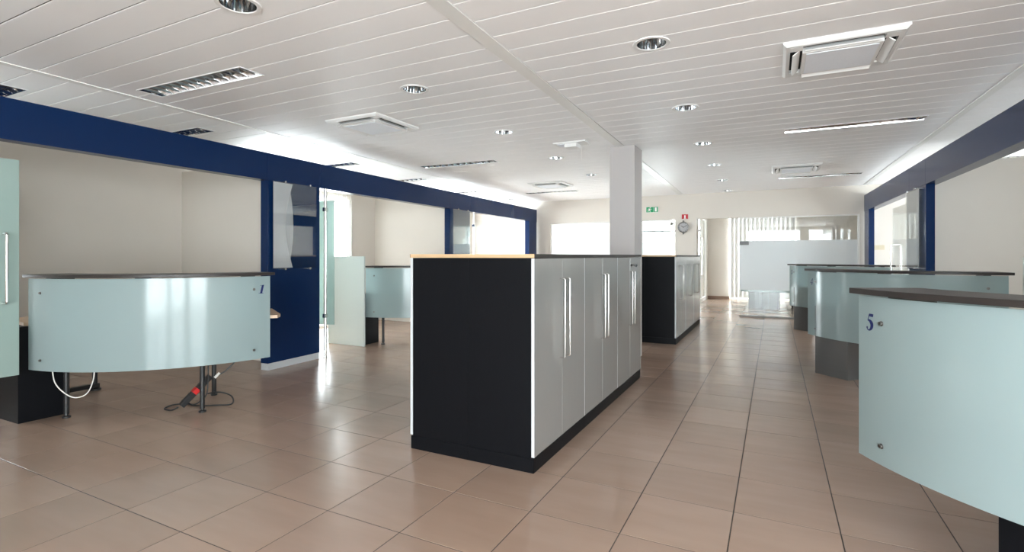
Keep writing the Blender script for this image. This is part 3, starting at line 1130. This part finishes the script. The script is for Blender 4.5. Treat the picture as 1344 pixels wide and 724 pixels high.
dp = downlight()
ORD = ['first', 'second', 'third', 'fourth', 'fifth', 'sixth']
LAB_R = ['round chrome downlight over the aisle, %s from the end wall in its row' % ORD[5 - k] for k in range(6)]
LAB_L = ['round chrome downlight beside the louvre light above desk 1', 'round chrome downlight beside the air conditioner near the navy panel',
         'round chrome downlight between the emergency light and the booth-side air conditioner', 'round chrome downlight on the booth side level with the pillar',
         'round chrome downlight just beyond the pillar near the far booth-side air conditioner']
first = True
for lst, labs_, grp in ((DOWN_R, LAB_R, 'downlights over the aisle'), (DOWN_L, LAB_L, 'downlights on the booth side')):
    for (x, y), lab in zip(lst, labs_):
        r = dp if first else dup(dp, (0, 0, 0))
        first = False
        r.location = (x, y, H)
        r['label'] = lab; r['group'] = grp


def louvre_lamp(ln, nb=12):
    root = thing('louvre_light', '', 'light')
    w = LW / 2 - 0.003
    l2 = ln / 2 - 0.003
    bm = bmesh.new()
    n = 6
    # parabolic trough: two curved sides and a flat roof
    for s in (-1, 1):
        prev = None
        for i in range(n + 1):
            t = i / n
            yy = s * (w - 0.05 * t ** 1.8)
            zz = -0.001 + 0.075 * t
            a = bm.verts.new((-l2, yy, zz)); b = bm.verts.new((l2, yy, zz))
            if prev:
                bm.faces.new((prev[0], prev[1], b, a))
            prev = (a, b)
    a = [bm.verts.new(v) for v in ((-l2, -w + 0.05, 0.074), (l2, -w + 0.05, 0.074), (l2, w - 0.05, 0.074), (-l2, w - 0.05, 0.074))]
    bm.faces.new(a)
    for s in (-l2, l2):
        bm.faces.new([bm.verts.new(v) for v in ((s, -w, 0), (s, w, 0), (s, w, 0.075), (s, -w, 0.075))])
    obj('reflector', bm, 'mirror', root, smooth=True)
    bm = bmesh.new()
    f = 0.007
    for d in ((-l2 - 0.003 - f, l2 + 0.003 + f, w + 0.001, w + f), (-l2 - 0.003 - f, l2 + 0.003 + f, -w - f, -w - 0.001), (-l2 - f, -l2, -w, w), (l2, l2 + f, -w, w)):
        box(bm, *d, -0.004, 0.0)
    obj('frame', bm, 'plast', root)
    me = None
    for k in range(nb):
        x = -l2 + (k + 0.5) * 2 * l2 / nb + l2 / nb * 0.0
        if me is None:
            bm = bmesh.new()
            # V-shaped transverse blade
            sec = [(-0.012, 0.045), (-0.004, 0.012), (0.0, 0.0), (0.004, 0.012), (0.012, 0.045)]
            A = [bm.verts.new((sx, -w + 0.004, z)) for sx, z in sec]
            B = [bm.verts.new((sx, w - 0.004, z)) for sx, z in sec]
            for i in range(4):
                bm.faces.new((A[i], A[i + 1], B[i + 1], B[i]))
            o = obj('louvre_blade', bm, 'mirror', root, loc=(x, 0, 0.001))
            me = o.data
        else:
            o = bpy.data.objects.new('louvre_blade', me)
            COL.objects.link(o)
            o.parent = root
            o.location = (x, 0, 0.001)
    bm = bmesh.new()
    tube(bm, [(-l2 + 0.02, 0, 0.055), (l2 - 0.02, 0, 0.055)], 0.013, 12)
    obj('lamp_tube', bm, 'plast', root, smooth=True)
    return root


lp = louvre_lamp(1.21)
labs = ['recessed louvre light nearest the navy beam above desk 1', 'recessed louvre light on the booth side of the ceiling level with the pillar',
        'recessed louvre light beside the far booth-side air conditioner', 'bright recessed louvre light over the booth of desk 4',
        'bright recessed louvre light over desk 3 beside the far air conditioner']
for k, (x, y, ln, a) in enumerate(LAMPS):
    r = lp if k == 0 else dup(lp, (0, 0, 0))
    r.location = (x, y, H)
    r.rotation_euler = (0, 0, a)
    r.scale = (ln / 1.21, 1, 1)
    r['label'] = labs[k]
for k, (x, y) in enumerate(BOOTH_LAMPS):
    r = dup(lp, (x, y, H), 0.0, 'recessed louvre light behind the long navy beam, %s from the end wall' % ORD[5 - k] if k < 6 else 'recessed louvre light inside the booth of desk 3',
            'booth lights behind the navy beam' if k < 6 else None)
    r.scale = (1.2 / 1.21, 1, 1)


def cassette(tilt=True):
    root = thing('air_conditioner', '', 'air conditioner')
    q = 0.325
    i = 0.215
    bm = bmesh.new()
    # bevelled outer frame with four slots: build as ring of boxes
    z0, z1 = -0.028, 0.0
    o_ = [(-q, -q), (q, -q), (q, q), (-q, q)]
    k_ = [(-q + 0.018, -q + 0.018), (q - 0.018, -q + 0.018), (q - 0.018, q - 0.018), (-q + 0.018, q - 0.018)]
    sl = 0.285
    s_ = [(-sl, -sl), (sl, -sl), (sl, sl), (-sl, sl)]
    A = [bm.verts.new((x, y, 0)) for x, y in o_]
    B = [bm.verts.new((x, y, -0.012)) for x, y in o_]
    Cc = [bm.verts.new((x, y, -0.028)) for x, y in k_]
    D = [bm.verts.new((x, y, -0.028)) for x, y in s_]
    E_ = [bm.verts.new((x, y, -0.004)) for x, y in s_]
    for a, b in ((A, B), (B, Cc), (Cc, D), (D, E_)):
        for t in range(4):
            u = (t + 1) % 4
            bm.faces.new((a[t], a[u], b[u], b[t]))
    fr = obj('frame', bm, 'plast', root, smooth=False)
    boxobj('slot_back', (-sl, sl, -sl, sl, -0.006, -0.001), 'dark', root)  # black sheet in place of the shade inside the slots
    # corners between the slots
    for sx in (-1, 1):
        for sy in (-1, 1):
            boxobj('corner', (min(sx * i, sx * sl), max(sx * i, sx * sl), min(sy * i, sy * sl), max(sy * i, sy * sl), -0.029, -0.006), 'plast', root)
    bm = bmesh.new()
    box(bm, -i, i, -i, i, -0.046, -0.006)
    obj('centre_panel', bm, 'plast', root, bevel=0.006)
    bm = bmesh.new()
    g = i - 0.022
    box(bm, -g, g, -g, g, -0.050, -0.046)
    gr = obj('grille', bm, 'grille', root)
    # open flaps
    for k in range(4):
        bm = bmesh.new()
        box(bm, -i + 0.012, i - 0.012, -0.026, 0.026, -0.003, 0.003)
        f = obj('flap', bm, 'plast', root)
        mid = (i + sl) / 2
        f.location = (mid * math.cos(k * math.pi / 2), mid * math.sin(k * math.pi / 2), -0.034)
        f.rotation_euler = (math.radians(-38), 0, k * math.pi / 2 - math.pi / 2)
    return root


ac = cassette()
ACS = [(0.375, 3.985, 'white square ceiling air conditioner over the aisle near desk 5'), (-3.62, 4.02, 'white square ceiling air conditioner on the booth side near the navy panel'),
       (0.29, 8.92, 'white square ceiling air conditioner over desk 3'), (-3.72, 8.90, 'white square ceiling air conditioner on the booth side near the end wall')]
for k, (x, y, lab) in enumerate(ACS):
    r = ac if k == 0 else dup(ac, (0, 0, 0))
    r.location = (x, y, H)
    r['label'] = lab

em = thing('emergency_light', 'small white emergency light unit on the ceiling before the pillar', 'emergency light', (-2.14, 5.76, H))
boxobj('base_plate', (-0.20, 0.20, -0.10, 0.10, -0.018, 0.0), 'plast', em, bevel=0.004)
boxobj('housing', (-0.06, 0.09, -0.085, 0.07, -0.065, -0.018), 'plast', em, bevel=0.006)
boxobj('lens', (-0.16, -0.07, -0.07, 0.07, -0.024, -0.018), 'grille', em)
bm = bmesh.new(); tube(bm, [(0.10, 0.06, -0.018), (0.10, 0.06, -0.20)], 0.0015, 5); obj('test_cord', bm, 'cable', em)

# ------------------------------------------------------------------ signs and clock on the far wall
yf = YF
sg = thing('exit_sign', 'green emergency exit sign above the end wall glass beside the pillar', 'sign', (-2.435, yf, 2.295))
boxobj('plate', (-0.135, 0.135, -0.022, 0, -0.065, 0.065), 'signw', sg, bevel=0.002)
boxobj('green_field', (-0.128, 0.028, -0.024, -0.022, -0.058, 0.058), 'green', sg)
boxobj('green_field', (0.034, 0.128, -0.024, -0.022, -0.058, 0.058), 'green', sg)
bm = bmesh.new()


def quad2(bm, pts, y):
    bm.faces.new([bm.verts.new((x, y, z)) for x, z in pts])


for q in stroke([(-0.05, 0.022, .024), (-0.06, -0.010, .022)]) + stroke([(-0.06, -0.010, .013), (-0.04, -0.026, .012), (-0.046, -0.052, .010)]) + \
        stroke([(-0.062, -0.010, .013), (-0.078, -0.03, .012), (-0.103, -0.034, .010)]) + stroke([(-0.046, 0.022, .009), (-0.024, 0.004, .009), (-0.008, 0.014, .008)]) + \
        stroke([(-0.056, 0.022, .009), (-0.084, 0.016, .009), (-0.092, -0.004, .008)]) + circ(-0.040, 0.043, .011):
    quad2(bm, q, -0.0245)
obj('running_figure', bm, 'signw', sg)
bm = bmesh.new()
quad2(bm, [(0.060, -0.045), (0.102, -0.045), (0.102, 0.045), (0.060, 0.045)], -0.0245)
obj('doorway_mark', bm, 'signw', sg)

fs = thing('fire_sign', 'small red and white fire alarm sign above the wall clock', 'sign', (-1.735, yf, 2.115))
boxobj('plate', (-0.065, 0.065, -0.006, 0, -0.05, 0.05), 'signr', fs)
boxobj('white_mark', (-0.014, 0.014, -0.008, -0.006, -0.042, 0.030), 'signw', fs)
boxobj('white_mark', (-0.022, 0.022, -0.008, -0.006, -0.046, -0.036), 'signw', fs)

ck = thing('wall_clock', 'round grey wall clock on the pier of the end wall', 'clock', (-1.767, yf, 1.885))
bm = bmesh.new(); lathe(bm, [(0.118, 0.0), (0.118, -0.03), (0.104, -0.034), (0.102, -0.022)], 32, 'y'); obj('rim', bm, 'bolt', ck, smooth=True)
bm = bmesh.new(); disc(bm, 0.104, -0.022, 32, axis='y'); face = obj('dial', bm, 'clockface', ck)
for k in range(12):
    a = k * math.pi / 6
    bm = bmesh.new()
    quad2(bm, [(0.083 * math.sin(a + s) * rr, 0.083 * math.cos(a + s) * rr) for s, rr in ((-.05, 1), (.05, 1), (.05, 1.18), (-.05, 1.18))], -0.0225)
    obj('hour_mark', bm, 'blackp', face)
for nm, ln, wd, ang in (('hour_hand', 0.050, 0.010, math.radians(-55)), ('minute_hand', 0.080, 0.007, math.radians(62))):
    bm = bmesh.new()
    s, c = math.sin(ang), math.cos(ang)
    quad2(bm, [(-c * wd / 2 - s * 0.012, s * wd / 2 - c * 0.012), (c * wd / 2 - s * 0.012, -s * wd / 2 - c * 0.012), (c * wd / 2 + s * ln, -s * wd / 2 + c * ln), (-c * wd / 2 + s * ln, s * wd / 2 + c * ln)], -0.024 if nm[0] == 'h' else -0.025)
    obj(nm, bm, 'blackp', ck)
boxobj('strap', (-0.016, 0.016, -0.02, 0, 0.112, 0.152), 'bolt', ck)
boxobj('strap', (-0.016, 0.016, -0.02, 0, -0.152, -0.112), 'bolt', ck)



sw = thing('light_switch', 'small cream light switch on the end wall beyond desk 3', 'switch', (1.745, YF, 1.42))
boxobj('plate', (-0.08, 0.08, -0.012, 0, -0.045, 0.045), 'wood2', sw, bevel=0.003)
boxobj('rocker', (-0.06, -0.004, -0.018, -0.012, -0.03, 0.03), 'wood2', sw)
boxobj('rocker', (0.004, 0.06, -0.018, -0.012, -0.03, 0.03), 'wood2', sw)


# ------------------------------------------------------------------ vertical blinds
def blinds(label, ax, pl, a0, a1, z0, z1, pitch=0.105, ang=20, w=0.0485, jit=4.0):
    """hang just inside the wall"""
    if ax == 'y':
        root = thing('vertical_blind', label, 'blind', (a0, pl, 0), 0.0)
    else:
        root = thing('vertical_blind', label, 'blind', (pl, a0, 0), math.pi / 2)
    L = a1 - a0
    boxobj('headrail', (0, L, -0.025, 0.025, z1, z1 + 0.045), 'frame', root)
    me = None
    n = int(L / pitch)
    for k in range(n):
        x = (k + 0.5) * L / n
        if me is None:
            bm = bmesh.new()
            box(bm, -w, w, -0.0006, 0.0006, z0, z1)
            o = obj('slat', bm, 'slat', root)
            me = o.data
        else:
            o = bpy.data.objects.new('slat', me)
            COL.objects.link(o)
            o.parent = root
        o.location = (x, 0, 0)
        o.rotation_euler = (0, 0, math.radians(ang + random.uniform(-jit, jit)))
    return root


blinds('white vertical slat blind over the lobby window behind the glazed end wall', 'y', YB - 0.07, -1.12, 0.50, 0.06, 2.48, ang=10, w=0.056, jit=1.0)
blinds('white vertical slat blind at the booth window behind the navy panel', 'x', XW + 0.07, 4.95, 7.26, 0.06, 2.40, ang=48)
